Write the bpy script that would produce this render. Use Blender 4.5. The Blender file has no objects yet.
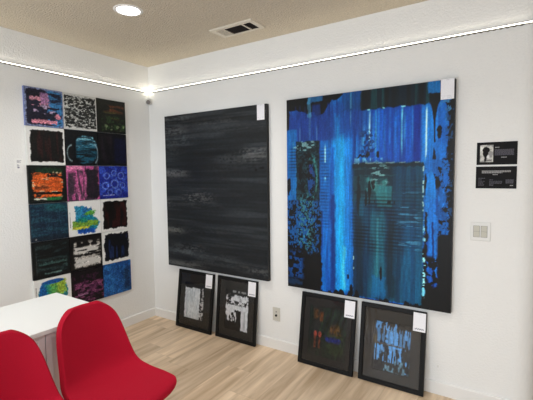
import bpy, bmesh, math
import numpy as np
from mathutils import Vector, Matrix

C = bpy.context.scene.collection
H = 2.589
ZL = 2.335

# ------------------------------------------------------------------ helpers
def lin(c):
    c = np.clip(np.asarray(c, float), 0, 1)
    return np.where(c <= 0.04045, c / 12.92, ((c + 0.055) / 1.055) ** 2.4)

def lin4(c):
    return tuple(lin(c)) + (1.0,)

def mat(name, col=(.8, .8, .8), rough=.5, metal=0., bump=0., bscale=50., spec=.5, emit=None, estr=1., var=0., vscale=6., detail=3.):
    m = bpy.data.materials.new(name); m.use_nodes = True
    nt = m.node_tree; N = nt.nodes; L = nt.links
    b = N['Principled BSDF']
    b.inputs['Roughness'].default_value = rough
    b.inputs['Metallic'].default_value = metal
    b.inputs['Specular IOR Level'].default_value = spec
    b.inputs['Base Color'].default_value = lin4(col)
    tc = N.new('ShaderNodeTexCoord')
    if var > 0:
        n = N.new('ShaderNodeTexNoise'); n.inputs['Scale'].default_value = vscale; n.inputs['Detail'].default_value = 4
        L.new(tc.outputs['Object'], n.inputs['Vector'])
        mx = N.new('ShaderNodeMix'); mx.data_type = 'RGBA'
        mx.inputs['A'].default_value = lin4([c * (1 - var) for c in col])
        mx.inputs['B'].default_value = lin4([min(1, c * (1 + var)) for c in col])
        L.new(n.outputs['Fac'], mx.inputs['Factor']); L.new(mx.outputs['Result'], b.inputs['Base Color'])
    if bump > 0:
        n = N.new('ShaderNodeTexNoise'); n.inputs['Scale'].default_value = bscale; n.inputs['Detail'].default_value = detail
        L.new(tc.outputs['Object'], n.inputs['Vector'])
        bp = N.new('ShaderNodeBump'); bp.inputs['Strength'].default_value = bump; bp.inputs['Distance'].default_value = .01
        L.new(n.outputs['Fac'], bp.inputs['Height']); L.new(bp.outputs['Normal'], b.inputs['Normal'])
    if emit is not None:
        b.inputs['Emission Color'].default_value = lin4(emit)
        b.inputs['Emission Strength'].default_value = estr
    return m

def link(name, bm, m, parent=None, smooth=False, loc=None, mods=()):
    me = bpy.data.meshes.new(name)
    bmesh.ops.recalc_face_normals(bm, faces=bm.faces)
    bm.to_mesh(me); bm.free()
    if smooth:
        for p in me.polygons: p.use_smooth = True
    for mm in (m if isinstance(m, (list, tuple)) else [m]): me.materials.append(mm)
    o = bpy.data.objects.new(name, me); C.objects.link(o)
    if parent: o.parent = parent
    if loc: o.location = loc
    return o

def box(bm, x0, x1, y0, y1, z0, z1, bevel=0.):
    r = bmesh.ops.create_cube(bm, size=1.)
    vs = r['verts']
    for v in vs:
        v.co.x = x0 if v.co.x < 0 else x1
        v.co.y = y0 if v.co.y < 0 else y1
        v.co.z = z0 if v.co.z < 0 else z1
    if bevel > 0:
        es = list({e for v in vs for e in v.link_edges})
        bmesh.ops.bevel(bm, geom=es, offset=bevel, segments=2, affect='EDGES', profile=.5)
    return vs

def cyl(bm, p0, p1, r0, r1=None, seg=16, caps=True):
    r1 = r0 if r1 is None else r1
    p0 = Vector(p0); p1 = Vector(p1); d = p1 - p0
    M = Matrix.Translation((p0 + p1) / 2) @ d.to_track_quat('Z', 'Y').to_matrix().to_4x4()
    bmesh.ops.create_cone(bm, cap_ends=caps, segments=seg, radius1=r0, radius2=r1, depth=d.length, matrix=M)

def empty(name, label, cat, loc=(0, 0, 0), rot=(0, 0, 0), group=None):
    o = bpy.data.objects.new(name, None); C.objects.link(o)
    o.empty_display_size = .1
    o.location = loc; o.rotation_euler = rot
    return tag(o, label, cat, group)

def tag(o, label=None, cat=None, group=None, kind=None):
    if label: o['label'] = label
    if cat: o['category'] = cat
    if group: o['group'] = group
    if kind: o['kind'] = kind
    return o

# ------------------------------------------------------------------ paint tools (numpy pictures in 0..1 colour)
def sstep(a, b, x):
    t = np.clip((x - a) / (b - a + 1e-9), 0, 1)
    return t * t * (3 - 2 * t)

class Pic:
    def __init__(s, w, h, col, seed):
        s.w, s.h = w, h
        s.rs = np.random.RandomState(seed)
        s.U, s.V = np.meshgrid((np.arange(w) + .5) / w, (np.arange(h) + .5) / h)
        s.a = np.zeros((h, w, 3)); s.a[:] = col
    def noise(s, fx, fy, octv=1, U=None, V=None):
        U = s.U if U is None else U; V = s.V if V is None else V
        out = np.zeros_like(s.U); amp = 1.; tot = 0.
        for k in range(octv):
            nx, ny = int(max(2, fx)) + 3, int(max(2, fy)) + 3
            g = s.rs.rand(ny, nx)
            x = np.clip(U, 0, 1) * fx; y = np.clip(V, 0, 1) * fy
            xi = np.clip(x.astype(int), 0, nx - 2); yi = np.clip(y.astype(int), 0, ny - 2)
            tx = x - xi; ty = y - yi; tx = tx * tx * (3 - 2 * tx); ty = ty * ty * (3 - 2 * ty)
            v = (g[yi, xi] * (1 - tx) + g[yi, xi + 1] * tx) * (1 - ty) + (g[yi + 1, xi] * (1 - tx) + g[yi + 1, xi + 1] * tx) * ty
            out += amp * v; tot += amp; amp *= .55; fx *= 2; fy *= 2
        return out / tot
    def mix(s, col, m):
        m = np.clip(m, 0, 1)[..., None]
        s.a = s.a * (1 - m) + np.asarray(col, float) * m
    def mul(s, f):
        s.a = s.a * f[..., None]
    def rect(s, u0, v0, u1, v1, soft=.008, rough=.0, fr=20, frv=None):
        n1 = (s.noise(fr, frv or fr, 4) - .5) * 2.6 * rough if rough else 0
        n2 = (s.noise(fr, frv or fr, 4) - .5) * 2.6 * rough if rough else 0
        U = s.U + n1; V = s.V + n2
        return sstep(u0 - soft, u0 + soft, U) * (1 - sstep(u1 - soft, u1 + soft, U)) * sstep(v0 - soft, v0 + soft, V) * (1 - sstep(v1 - soft, v1 + soft, V))
    def ell(s, cu, cv, ru, rv, soft=.15, rough=.0, fr=14):
        n = (s.noise(fr, fr, 4) - .5) * 2.6 * rough if rough else 0
        r = np.sqrt(((s.U - cu) / ru) ** 2 + ((s.V - cv) / rv) ** 2) + n
        return 1 - sstep(1 - soft, 1 + soft, r)
    def cut(s, n, t, soft=.04):
        return sstep(t - soft, t + soft, n)

K = (.035, .04, .05)

def art_blue():
    p = Pic(320, 394, (.035, .27, .66), 11)
    U, V = p.U, p.V
    # broad vertical pulls of blue
    n = p.noise(26, 2, 4); p.mix((.02, .15, .50), p.cut(n, .52, .10) * .75)
    n = p.noise(40, 2, 3); p.mix((.06, .42, .78), p.cut(n, .58, .08) * .65)
    p.mix((.08, .15, .50), p.rect(-.1, .05, .33, .26, .06, .03, 14, 3) * .85)
    p.mix((.08, .17, .52), p.rect(.33, .05, .56, .20, .05, .02) * .6)
    p.mix((.02, .12, .60), p.rect(.56, .09, .87, .34, .015) * .55)
    n = p.noise(50, 2, 2); p.mix((.03, .24, .72), p.rect(.56, .10, .87, .34, .015) * p.cut(n, .55, .08) * .8)
    p.mix((.05, .34, .75), p.rect(.83, .09, .895, .60, .008, .006))
    p.mix((.02, .09, .52), p.rect(.795, .09, .835, .34, .008) * .8)
    # the long bright pull between the two combs
    p.mix((.02, .44, .80), p.rect(.325, .22, .44, .99, .02, .015, 14, 3) * .85)
    p.mix((.08, .66, .88), p.rect(.366, .20, .402, .97, .012, .010, 12, 3) * (.35 + .4 * V) * (.6 + .4 * p.noise(30, 2, 2))); p.mix((.04, .52, .84), p.rect(.34, .10, .37, .9, .012, .01, 12, 3) * .35)
    p.mix((.02, .24, .64), p.rect(.245, .26, .335, .99, .008, .006) * .9)
    n = p.noise(60, 2, 2); p.mix((.03, .34, .74), p.rect(.245, .26, .335, .99, .01) * p.cut(n, .55, .06) * .7)
    p.mix((.01, .13, .44), p.rect(.315, .5, .342, .99, .008, .01) * .75)
    p.mix((.02, .36, .76), p.rect(.405, .22, .450, .94, .008, .006) * .6)
    p.mix((.35, .74, .80), p.rect(.388, .74, .404, .97, .010, .012) * .65)
    # bright drips in the upper centre
    for (u, v0, v1, wd, c, k) in [(.555, .105, .30, .0045, (.75, .92, .93), .95), (.590, .10, .34, .005, (.25, .68, .78), .75), (.572, .12, .3, .007, (.15, .52, .80), .6), (.606, .1, .34, .004, (.12, .50, .70), .6),
                                  (.735, .10, .34, .005, (.45, .82, .88), .8), (.748, .12, .30, .005, (.25, .62, .85), .7), (.868, .11, .32, .005, (.75, .92, .95), .95), (.70, .1, .34, .012, (.03, .36, .78), .7),
                                  (.64, .12, .34, .006, (.08, .46, .78), .6), (.67, .10, .3, .004, (.2, .5, .8), .5), (.79, .10, .3, .004, (.3, .6, .8), .5), (.44, .02, .2, .004, (.4, .65, .8), .6),
                                  (.17, .03, .25, .007, (.30, .52, .68), .6), (.098, .15, .4, .003, (.45, .62, .75), .6), (.215, .15, .35, .003, (.4, .6, .8), .6), (.30, .22, .55, .006, (.1, .42, .8), .5), (.36, .15, .5, .006, (.03, .5, .8), .6)]:
        uu = u + .008 * (p.noise(2, 5) - .5)
        p.mix(c, np.exp(-((U - uu) / wd) ** 2) * sstep(v0 - .02, v0 + .02, V) * (1 - sstep(v1 - .08, v1, V)) * k * (.5 + .5 * p.noise(3, 24)))
    n = p.noise(70, 50, 3); p.mix((.35, .60, .80), p.rect(.50, .18, .585, .30, .03) * p.cut(n, .60, .03) * .5)
    # black along the top, ragged
    edge = .060 + .045 * (p.noise(22, 2, 3) - .5) + .02 * sstep(.0, .2, U) * (1 - sstep(.2, .4, U)) - .05 * sstep(.22, .40, U)
    p.mix(K, (1 - sstep(edge - .003, edge + .003, V)) * (1 - sstep(.38, .40, U)))
    p.mix(K, p.rect(.205, .075, .272, .094, .003, .012, 30))
    p.mix((.12, .34, .58), p.rect(.15, -.1, .262, .028, .004, .015, 30) * .9)
    p.mix((.25, .50, .66), p.rect(.155, .0, .180, .105, .004, .008, 30) * .7)
    n = p.noise(30, 3, 2); p.mix((.06, .16, .48), p.rect(.02, .04, .36, .11, .01) * p.cut(n, .56, .04) * .8)
    p.mix(K, p.rect(-.1, .0, .020, .16, .004, .006))
    # dark teal band top middle-right
    p.mix((.04, .22, .48), p.rect(.39, -.1, .54, .09, .008, .01, 30) * .8)
    p.mix((.3, .55, .7), p.rect(.434, .0, .444, .08, .003) * .6)
    band = p.rect(.50, -.1, .88, .092, .004, .006, 40)
    p.mix((.03, .10, .14), band * .96)
    n = p.noise(46, 3, 2); p.mix((.06, .28, .30), band * p.cut(n, .56, .08) * .75)
    n = p.noise(24, 2, 2); p.mix(K, band * p.cut(n, .58, .08) * .8)
    n = p.noise(30, 4, 2); p.mix((.55, .85, .85), p.rect(.53, .090, .75, .096, .002, .004, 40) * p.cut(n, .56, .05) * .9)
    # right top: black, blue patch, leaf shapes
    p.mix(K, p.rect(.872, -.1, 1.1, .34, .004, .008, 30))
    p.mix((.05, .34, .64), p.rect(.866, -.1, .93, .050, .003, .006, 40))
    p.mix((.06, .36, .76), p.ell(.872, .24, .028, .150, .05, .03))
    p.mix((.78, .92, .94), np.exp(-((U - .862) / .0045) ** 2) * p.rect(.8, .11, .9, .33, .02) * .9)
    p.mix((.04, .28, .68), p.ell(.938, .20, .034, .118, .04, .04))
    n = p.noise(30, 6, 2); p.mix((.10, .42, .80), p.ell(.938, .20, .030, .11, .1) * p.cut(n, .56, .05) * .6)
    p.mix((.05, .31, .70), p.rect(.905, .26, .965, .36, .004, .012, 40))
    p.mix(K, p.ell(.925, .215, .011, .026, .1, .5, 50))
    n = p.noise(70, 80, 3); p.mix((.18, .40, .64), p.rect(.93, .08, .985, .135, .006) * p.cut(n, .54, .02))
    # right middle: blue over black, crackled
    rm = p.rect(.862, .33, 1.1, .70, .005, .01, 30)
    p.mix((.04, .29, .66), rm)
    n = .6 * p.noise(44, 40, 3) + .4 * p.noise(110, 110, 2); p.mix(K, rm * p.cut(n + .42 * (U - .955) + .20 * (V - .5), .555, .012))
    n = p.noise(40, 36, 3); p.mix(K, rm * np.exp(-((n - .5) / .018) ** 2) * (U > .89) * .9)
    p.mix(K, p.rect(.975, .0, 1.1, 1.1, .004, .022, 30, 60))
    n = p.noise(80, 90, 2); p.mix((.10, .28, .52), p.rect(.955, .12, .995, .62, .006) * p.cut(n, .62, .02) * .8)
    p.mix((.05, .33, .74), p.rect(.862, .30, .893, .70, .004, .006, 30))
    p.mix((.06, .35, .78), p.ell(.943, .50, .017, .042, .06, .08)); p.mix((.05, .30, .70), p.ell(.962, .42, .012, .03, .06, .08))
    p.mix(K, p.ell(.922, .44, .015, .026, .08, .3, 30)); p.mix(K, p.ell(.862, .44, .007, .05, .1, .3, 30))
    p.mix((.06, .38, .78), p.ell(.888, .50, .026, .12, .04, .05))
    p.mix(K, p.rect(.862, .56, .874, .76, .003, .006, 40, 80)); p.mix((.5, .8, .9), p.rect(.845, .5, .851, .70, .002, .004, 40, 80) * .8)
    # right bottom black with blue tongues
    p.mix(K, p.rect(.852, .66, 1.1, 1.1, .006, .02, 20, 50))
    p.mix((.03, .24, .66), p.rect(.878, .5, .930, .88, .004, .018, 16, 30))
    n = p.noise(50, 3, 2); p.mix((.06, .38, .80), p.rect(.878, .5, .93, .86, .006) * p.cut(n, .55, .06) * .7)
    p.mix((.02, .08, .34), p.rect(.901, .60, .910, .9, .003, .008) * .8)
    n = p.noise(46, 44, 3); p.mix(K, p.rect(.865, .76, .95, .95, .01) * p.cut(n, .49, .015))
    p.mix((.04, .26, .60), p.rect(.918, .45, .955, .60, .005, .025, 24, 30) * .8)
    n = p.noise(24, 70, 3); p.mix((.55, .82, .93), p.rect(.852, .60, .866, .95, .003, .008, 20, 60) * p.cut(n, .52, .02))
    p.mix((.4, .72, .88), p.ell(.858, .92, .009, .020, .1, .2, 30))
    p.mix(K, p.rect(.83, .955, 1.1, 1.1, .004, .01, 30))
    # left comb
    p.mix((.05, .32, .64), p.rect(.0, .16, .075, .55, .006, .006) * .9)
    n = p.noise(60, 5, 2); p.mix((.10, .42, .68), p.rect(.03, .22, .075, .5, .006) * p.cut(n, .55, .05) * .6)
    lc = p.rect(.07, .225, .236, .62, .004, .006, 40)
    p.mix((.045, .085, .10), lc * .95)
    n = p.noise(110, 120, 2); p.mix((.10, .26, .31), lc * p.cut(n, .52, .05) * .7)
    n = p.noise(30, 90, 3); p.mix((.50, .68, .70), p.rect(.05, .222, .20, .275, .006) * p.cut(n, .54, .03) * .75)
    ring = np.exp(-((np.sqrt(((U - .178) / .038) ** 2 + ((V - .41) / .105) ** 2) - 1) / .20) ** 2)
    n = p.noise(90, 100, 2); p.mix((.20, .50, .50), ring * sstep(.3, .6, n) * (.35 + .65 * sstep(.15, .20, U)))
    p.mix((.05, .22, .52), p.ell(.178, .42, .026, .080, .1, .25, 30) * .85)
    n = p.noise(60, 60, 2); p.mix((.30, .16, .44), p.ell(.172, .37, .012, .03, .4) * p.cut(n, .5, .05) * .6)
    n = p.noise(56, 60, 3); p.mix(K, p.rect(.11, .28, .20, .56, .02) * p.cut(n, .52, .02))
    p.mix(K, p.ell(.10, .38, .014, .04, .1, .6, 30)); p.mix(K, p.ell(.012, .46, .014, .05, .1, .5, 30))
    # lower left: blue scraped over black, fine speckle
    ll = p.rect(.0, .53, .246, .92, .008, .006)
    p.mix((.045, .26, .54), ll * .95)
    n = .6 * p.noise(110, 90, 2) + .4 * p.noise(40, 30, 2); p.mix(K, ll * p.cut(n + .22 * (V - .72) + .10 * (U - .12), .485, .02) * .95)
    n = p.noise(110, 120, 2); p.mix((.20, .48, .54), p.rect(.08, .50, .20, .80, .03) * p.cut(n, .60, .03) * .8)
    n = p.noise(16, 14, 4); p.mix(K, sstep(.78, .80, V + .10 * (n - .5)) * (1 - sstep(.238, .246, U)))
    n = p.noise(40, 50, 3); p.mix((.05, .22, .50), p.rect(.0, .80, .12, .95, .02) * p.cut(n, .56, .02))
    p.mix((.10, .26, .48), p.rect(.0, .955, .11, .985, .006, .012, 30) * .6)
    p.mix(K, p.rect(.232, .66, .247, .97, .004, .012, 12, 50))
    # combed pull right of the left comb
    p.mix((.04, .31, .68), p.rect(.238, .225, .300, .58, .006, .004) * .9)
    n = p.noise(2, 40, 2); p.mix((.65, .86, .92), np.exp(-((U - .274) / .005) ** 2) * p.rect(.2, .25, .3, .42, .02) * p.cut(n, .45, .1) * .9)
    # small black figure-like smear above the centre comb
    p.mix(K, p.rect(.455, .308, .605, .317, .002, .012, 50, 20) * p.cut(p.noise(16, 2), .36, .05))
    p.mix(K, p.ell(.540, .303, .014, .016, .1, .6, 40)); p.mix(K, p.ell(.602, .303, .008, .016, .1, .6, 40))
    n = p.noise(60, 34, 3); p.mix((.45, .70, .84), p.rect(.46, .318, .63, .343, .004) * p.cut(n, .50, .04) * .7)
    n = p.noise(80, 70, 3); p.mix((.02, .13, .36), p.rect(.50, .19, .585, .30, .02) * p.cut(n, .54, .02) * .8)
    # centre comb
    cr = p.rect(.455, .343, .852, .99, .004, .006, 50)
    p.mix((.04, .245, .38), cr)
    n = p.noise(30, 3, 3); p.mix((.05, .34, .44), cr * p.cut(n, .52, .08) * .6)
    n = p.noise(40, 2, 3); p.mix((.03, .14, .28), cr * p.cut(n, .53, .08) * .6)
    p.mix((.06, .12, .15), p.rect(.455, .343, .69, .50, .03) * .8)
    n = p.noise(10, 60, 3); p.mix((.10, .30, .34), p.rect(.455, .36, .85, .52, .02) * p.cut(n, .55, .04) * .55)
    p.mix((.05, .10, .12), p.rect(.455, .343, .85, .362, .004, .008, 50) * .8)
    p.mix((.03, .20, .34), p.rect(.70, .36, .85, .72, .02) * .5)
    n = p.noise(14, 30, 3); p.mix((.20, .50, .50), p.rect(.535, .41, .66, .53, .015, .02, 30) * (.3 + .6 * p.cut(n, .48, .06)))
    p.mix((.14, .46, .50), p.rect(.60, .455, .685, .55, .006, .012, 30) * .75)
    p.mix(K, p.ell(.555, .475, .009, .05, .15, .5, 30)); p.mix(K, p.ell(.488, .50, .010, .09, .2, .5, 30) * .8); p.mix(K, p.ell(.576, .44, .010, .03, .1, .6, 30)); p.mix(K, p.ell(.533, .50, .006, .04, .1, .6, 30))
    n = p.noise(60, 10, 2); p.mix(K, p.rect(.57, .518, .70, .532, .004) * p.cut(n, .54, .03))
    n = p.noise(24, 90, 3); p.mix((.50, .72, .72), p.rect(.56, .35, .66, .44, .02) * p.cut(n, .60, .03) * .75)
    p.mix((.12, .44, .52), p.rect(.56, .58, .64, .96, .02, .02, 10, 3) * .6)
    p.mix((.22, .58, .62), p.rect(.592, .60, .606, .94, .006, .01, 10, 3) * .5)
    p.mix((.03, .11, .18), p.rect(.475, .60, .515, .98, .012, .01) * .7)
    p.mix((.04, .13, .18), p.rect(.66, .62, .70, .97, .012, .01) * .7)
    p.mix((.03, .34, .60), p.rect(.57, .88, .65, .985, .006, .01, 40) * .7)
    p.mix((.03, .32, .56), p.rect(.74, .62, .85, .985, .015, .01) * .5)
    p.mix(K, p.ell(.625, .862, .007, .033, .1, .3))
    # comb ripples (horizontal ridges)
    r = .5 + .5 * np.sin(V * 2 * math.pi * 62 + 1.6 * p.noise(5, 3))
    n = sstep(.3, .6, p.noise(14, 10, 2))
    p.mul(1 - .62 * r * p.rect(.46, .50, .72, .76, .04) * (.3 + .7 * n))
    p.mul(1 - .34 * r * (p.rect(.24, .26, .30, .66, .02) + p.rect(.02, .25, .08, .42, .02) + .8 * p.rect(.72, .42, .85, .75, .04)) * (.4 + .6 * n))
    n = p.noise(12, 90, 3); p.mix((.30, .56, .74), p.rect(.72, .48, .84, .74, .02) * p.cut(n, .64, .03) * .6)
    n = p.noise(3, 70, 2); p.mix((.65, .80, .78), (p.rect(.847, .36, .854, .56, .002, .003, 10, 60) + p.rect(.456, .70, .462, .86, .002, .003, 10, 60)) * p.cut(n, .52, .05) * .8)
    n = p.noise(80, 3, 2); p.mix((.6, .72, .66), p.rect(.46, .340, .85, .345, .0015, .003, 60) * p.cut(n, .5, .05) * .6)
    # bottom black chips
    e = .994 - .05 * np.clip(p.noise(22, 2, 4) - .56, 0, 1) * 2.5
    p.mix(K, sstep(e, e + .003, V) * (U > .24))
    p.mix(K, p.ell(.446, .968, .010, .026, .1, .3)); p.mix(K, p.ell(.425, .90, .006, .013, .1, .4))
    p.mul(.86 + .28 * p.noise(150, 14, 2)); p.mul(.90 + .20 * p.noise(160, 190, 2))
    for (u, h_, w_) in ((.345, .02, .012), (.43, .035, .014), (.447, .05, .008), (.62, .03, .006), (.665, .015, .01)): p.mix(K, (V > 1 - h_ * (1 - np.abs(U - u) / w_)) * (np.abs(U - u) < w_) * 1.)
    a = p.a; a[..., 1] += .22 * np.clip(a[..., 2] - a[..., 1], 0, 1) * a[..., 2]; l_ = a.max(2, keepdims=True); a = a * (.80 + .40 * l_)
    return np.clip(a, 0, 1)

def art_black():
    p = Pic(220, 270, (.100, .115, .128), 5)
    U, V = p.U, p.V
    n = p.noise(2, 120, 1); p.mul(.80 + .40 * n); n = p.noise(2, 50, 2); p.mul(.75 + .5 * n)
    n = p.noise(2, 60, 2); p.mix((.25, .27, .29), p.cut(n, .62, .10) * .45)
    n = p.noise(2, 22, 2); p.mix((.085, .095, .11), p.cut(n, .50, .15) * .6)
    def dry(u0, v0, u1, v1, c, k, t=.5):
        n = .55 * p.noise(9, 110, 2) + .45 * p.noise(60, 130, 2); m = p.rect(u0, v0, u1, v1, min(.10, (u1 - u0) * .45), .015, 8)
        m = m * sstep(v0 - .02, v0 + .02, V) * (1 - sstep(v1 - .02, v1 + .02, V))
        p.mix(c, m * p.cut(n, t, .10) * min(1, k * 1.25))
    G = (.56, .55, .54); G2 = (.36, .38, .39)
    dry(-.15, .005, .30, .05, G, .55); dry(-.15, .07, .22, .13, G, .60, .45); dry(-.15, .13, .30, .20, G2, .55); dry(-.15, .20, .16, .27, G2, .4)
    dry(.35, .055, .75, .085, G, .45, .55); dry(-.2, .355, .24, .405, G, .75, .45); dry(-.15, .41, .10, .44, G, .5)
    dry(.75, .24, 1.15, .31, G, .6, .48); dry(.55, .27, 1.1, .33, G2, .5); dry(.55, .33, 1.1, .36, G2, .35); dry(.5, .10, 1.1, .14, G2, .35)
    dry(.2, .50, .50, .57, G, .55, .55); dry(-.1, .55, .12, .60, G, .5); dry(.25, .57, .6, .60, G2, .45)
    dry(-.2, .735, .18, .775, (.66, .65, .60), .85, .42); dry(.05, .725, .8, .76, G2, .35)
    dry(.05, .835, .42, .915, G2, .6, .5); dry(-.1, .90, .3, .925, G2, .4); dry(.3, .87, .75, .96, G2, .3)
    dry(-.2, .955, .40, .995, (.60, .59, .56), .75, .42); dry(.80, .93, 1.2, .975, (.62, .61, .59), .6, .45); dry(.5, .93, .9, .96, G2, .35)
    p.mix((.03, .03, .035), p.ell(.905, .365, .012, .008, .3, .2)); p.mix((.03, .03, .035), p.ell(.955, .355, .02, .006, .3, .2))
    p.mul(.9 + .2 * p.noise(60, 150, 1))
    return p.a

# ---- the eighteen small studies: one function each, row by row
def S(seed, col): return Pic(96, 96, col, seed)
def edge_paint(p, col, m=.10, rough=.035, v0=None, v1=None, u0=None, u1=None):
    p.mix(col, p.rect(m if u0 is None else u0, m if v0 is None else v0, 1 - m if u1 is None else u1, 1 - m if v1 is None else v1, .012, rough, 12))
WH = (.95, .95, .94)
def s_pink_blue():
    p = S(101, (.48, .52, .66)); p.mix((.11, .11, .19), p.rect(.05, .05, .96, .95, .01, .03)); n = p.noise(4, 16, 3)
    p.mix((.22, .48, .70), p.rect(.58, .04, .97, .97, .03, .05) * p.cut(n, .44, .04)); n = p.noise(4, 14, 3); p.mix((.10, .11, .2), p.rect(.55, .1, .95, .5, .02) * p.cut(n, .55, .04) * .8)
    n = p.noise(4, 12, 3); p.mix((.80, .55, .62), p.rect(.14, .14, .62, .44, .02, .06) * p.cut(n, .44, .03)); p.mix((.62, .45, .64), p.rect(.40, .10, .62, .40, .02, .05) * .8)
    p.mix((.09, .09, .14), p.rect(.08, .10, .42, .24, .03, .05)); n = p.noise(4, 12, 3); p.mix((.70, .62, .74), p.rect(.2, .44, .75, .66, .02, .05) * p.cut(n, .60, .03))
    p.mix((.09, .09, .15), p.rect(.1, .62, .85, .80, .02, .07) * .9); n = p.noise(6, 12, 3); p.mix((.86, .55, .62), p.rect(.15, .82, .82, .91, .01, .03)); p.mix((.82, .52, .60), p.ell(.84, .70, .07, .08, .15, .5, 20))
    return p.a
def s_black_white_texture():
    p = S(102, (.84, .84, .83)); m = p.rect(.04, .06, .96, .93, .01, .03); p.mix((.17, .18, .18), m); n = p.noise(18, 30, 4); p.mix((.74, .75, .74), m * p.cut(n, .53, .03)); n = p.noise(8, 30, 4); p.mix((.07, .08, .08), m * p.cut(n, .55, .03) * .9)
    return p.a
def s_dark_green_rust():
    p = S(103, (.09, .10, .08)); n = p.noise(4, 16, 2); p.mix((.42, .22, .12), p.rect(.25, .15, .95, .38, .06, .04) * p.cut(n, .45, .1) * .8); n = p.noise(4, 16, 2); p.mix((.40, .38, .16), p.rect(.2, .38, .8, .56, .05, .05) * p.cut(n, .52, .08) * .7)
    n = p.noise(8, 12, 2); p.mix((.16, .26, .14), p.rect(.15, .50, .95, .95, .04, .05) * p.cut(n, .48, .1) * .8); n = p.noise(10, 10, 2); p.mix((.55, .62, .45), p.rect(.25, .75, .95, .92, .03) * p.cut(n, .62, .05) * .7); return p.a
def s_black_block_white():
    p = S(104, WH); edge_paint(p, (.075, .075, .07), .09, .03, u0=.10, u1=.95); n = p.noise(20, 2, 2); p.mix((.22, .09, .09), p.rect(.15, .1, .93, .9, .03) * p.cut(n, .58, .08) * .6); return p.a
def s_teal_disc():
    p = S(105, (.05, .06, .075)); m = p.ell(.62, .55, .36, .42, .06, .08) * p.rect(.32, .14, .98, .95, .02); n = p.noise(3, 16, 2); p.mix((.12, .33, .42), m * p.cut(n, .35, .12)); p.mix((.40, .62, .70), m * p.cut(p.noise(3, 20, 2), .55, .05) * (1 - sstep(.3, .6, p.V))); p.mix((.5, .74, .8), p.rect(.5, .16, .85, .24, .02, .03)); n = p.noise(4, 16, 2); p.mix((.05, .1, .14), m * p.cut(n, .56, .06) * .7)
    r = np.exp(-((np.hypot((p.U - .2) / .14, (p.V - .65) / .22) - 1) / .12) ** 2) * (p.U < .2); p.mix((.6, .7, .72), r * .8); r = np.exp(-((np.hypot((p.U - .85) / .14, (p.V - .65) / .28) - 1) / .12) ** 2) * (p.U > .9); p.mix((.6, .7, .75), r * .8); return p.a
def s_near_black_navy():
    p = S(106, (.055, .055, .07)); n = p.noise(14, 2, 2); p.mix((.14, .11, .15), p.rect(.1, .1, .5, .9, .05) * p.cut(n, .5, .1) * .6); p.mix((.06, .07, .20), p.rect(.55, .15, .97, .92, .06, .03) * .8); return p.a
def s_orange_black():
    p = S(107, (.07, .09, .08)); p.mix((.10, .22, .14), p.rect(.2, .08, .9, .22, .02, .05) * .8)
    m = p.rect(.10, .20, .88, .84, .015, .05); n = p.noise(4, 16, 2); p.mix((.86, .38, .16), m * p.cut(n, .36, .05)); n = p.noise(3, 20, 2); p.mix((.88, .80, .66), m * p.cut(n, .60, .03) * .9); p.mix((.80, .34, .13), p.rect(.16, .38, .86, .66, .02, .04) * .85)
    p.mix((.07, .08, .07), p.rect(.1, .70, .9, .76, .01, .03)); p.mix((.35, .16, .08), p.rect(.15, .54, .5, .62, .02, .04) * .8); p.mix((.85, .86, .78), p.rect(.12, .86, .5, .90, .01, .02)); p.mix((.15, .45, .25), p.rect(.45, .85, .85, .92, .02, .02)); p.mix((.08, .08, .08), p.rect(.5, .22, .8, .30, .02, .05)); return p.a
def s_pink_dark():
    p = S(108, (.72, .34, .55)); n = p.noise(14, 3, 3); p.mix((.20, .17, .22), p.cut(n, .52, .08) * .85); p.mix((.85, .50, .66), p.rect(0, 0, .5, .12, .02, .04)); p.mix((.12, .11, .14), p.rect(.58, .1, .97, .95, .03, .05) * .92); p.mix((.20, .16, .2), p.rect(.08, .2, .25, .8, .04, .06) * .8)
    n = p.noise(16, 3, 2); p.mix((.80, .42, .62), p.rect(.3, .3, .6, 1, .03) * p.cut(n, .50, .08) * .8); return p.a
def s_blue_rings():
    p = S(109, (.20, .30, .72)); n = p.noise(7, 7, 2); p.mix((.10, .13, .50), p.cut(n, .52, .08) * .8)
    for (a, b, r) in [(.25, .3, .09), (.5, .22, .08), (.75, .3, .1), (.2, .6, .1), (.52, .55, .12), (.8, .6, .08), (.35, .8, .08), (.65, .82, .09)]:
        q = np.exp(-((np.hypot(p.U - a, p.V - b) / r - 1) / .22) ** 2); p.mix((.50, .62, .90), q * .7)
    p.mix((.12, .14, .48), p.rect(.0, .86, 1.1, 1.1, .04, .04) * .5); p.mix((.75, .8, .95), p.rect(.1, .88, .5, .90, .01) * .8); return p.a
def s_teal_grid():
    p = S(110, (.11, .20, .27)); n = p.noise(24, 3, 2); p.mix((.08, .12, .20), p.cut(n, .5, .1) * .6); n = p.noise(3, 24, 2); p.mix((.15, .33, .38), p.cut(n, .56, .1) * .5); p.mix((.12, .38, .38), p.rect(.4, .05, .95, .2, .05, .05) * .5); p.mix((.07, .09, .12), p.rect(.0, .86, 1.1, 1.1, .04, .03) * .5); p.mix((.6, .6, .6), p.rect(.10, .91, .14, .96, .01)); return p.a
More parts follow.
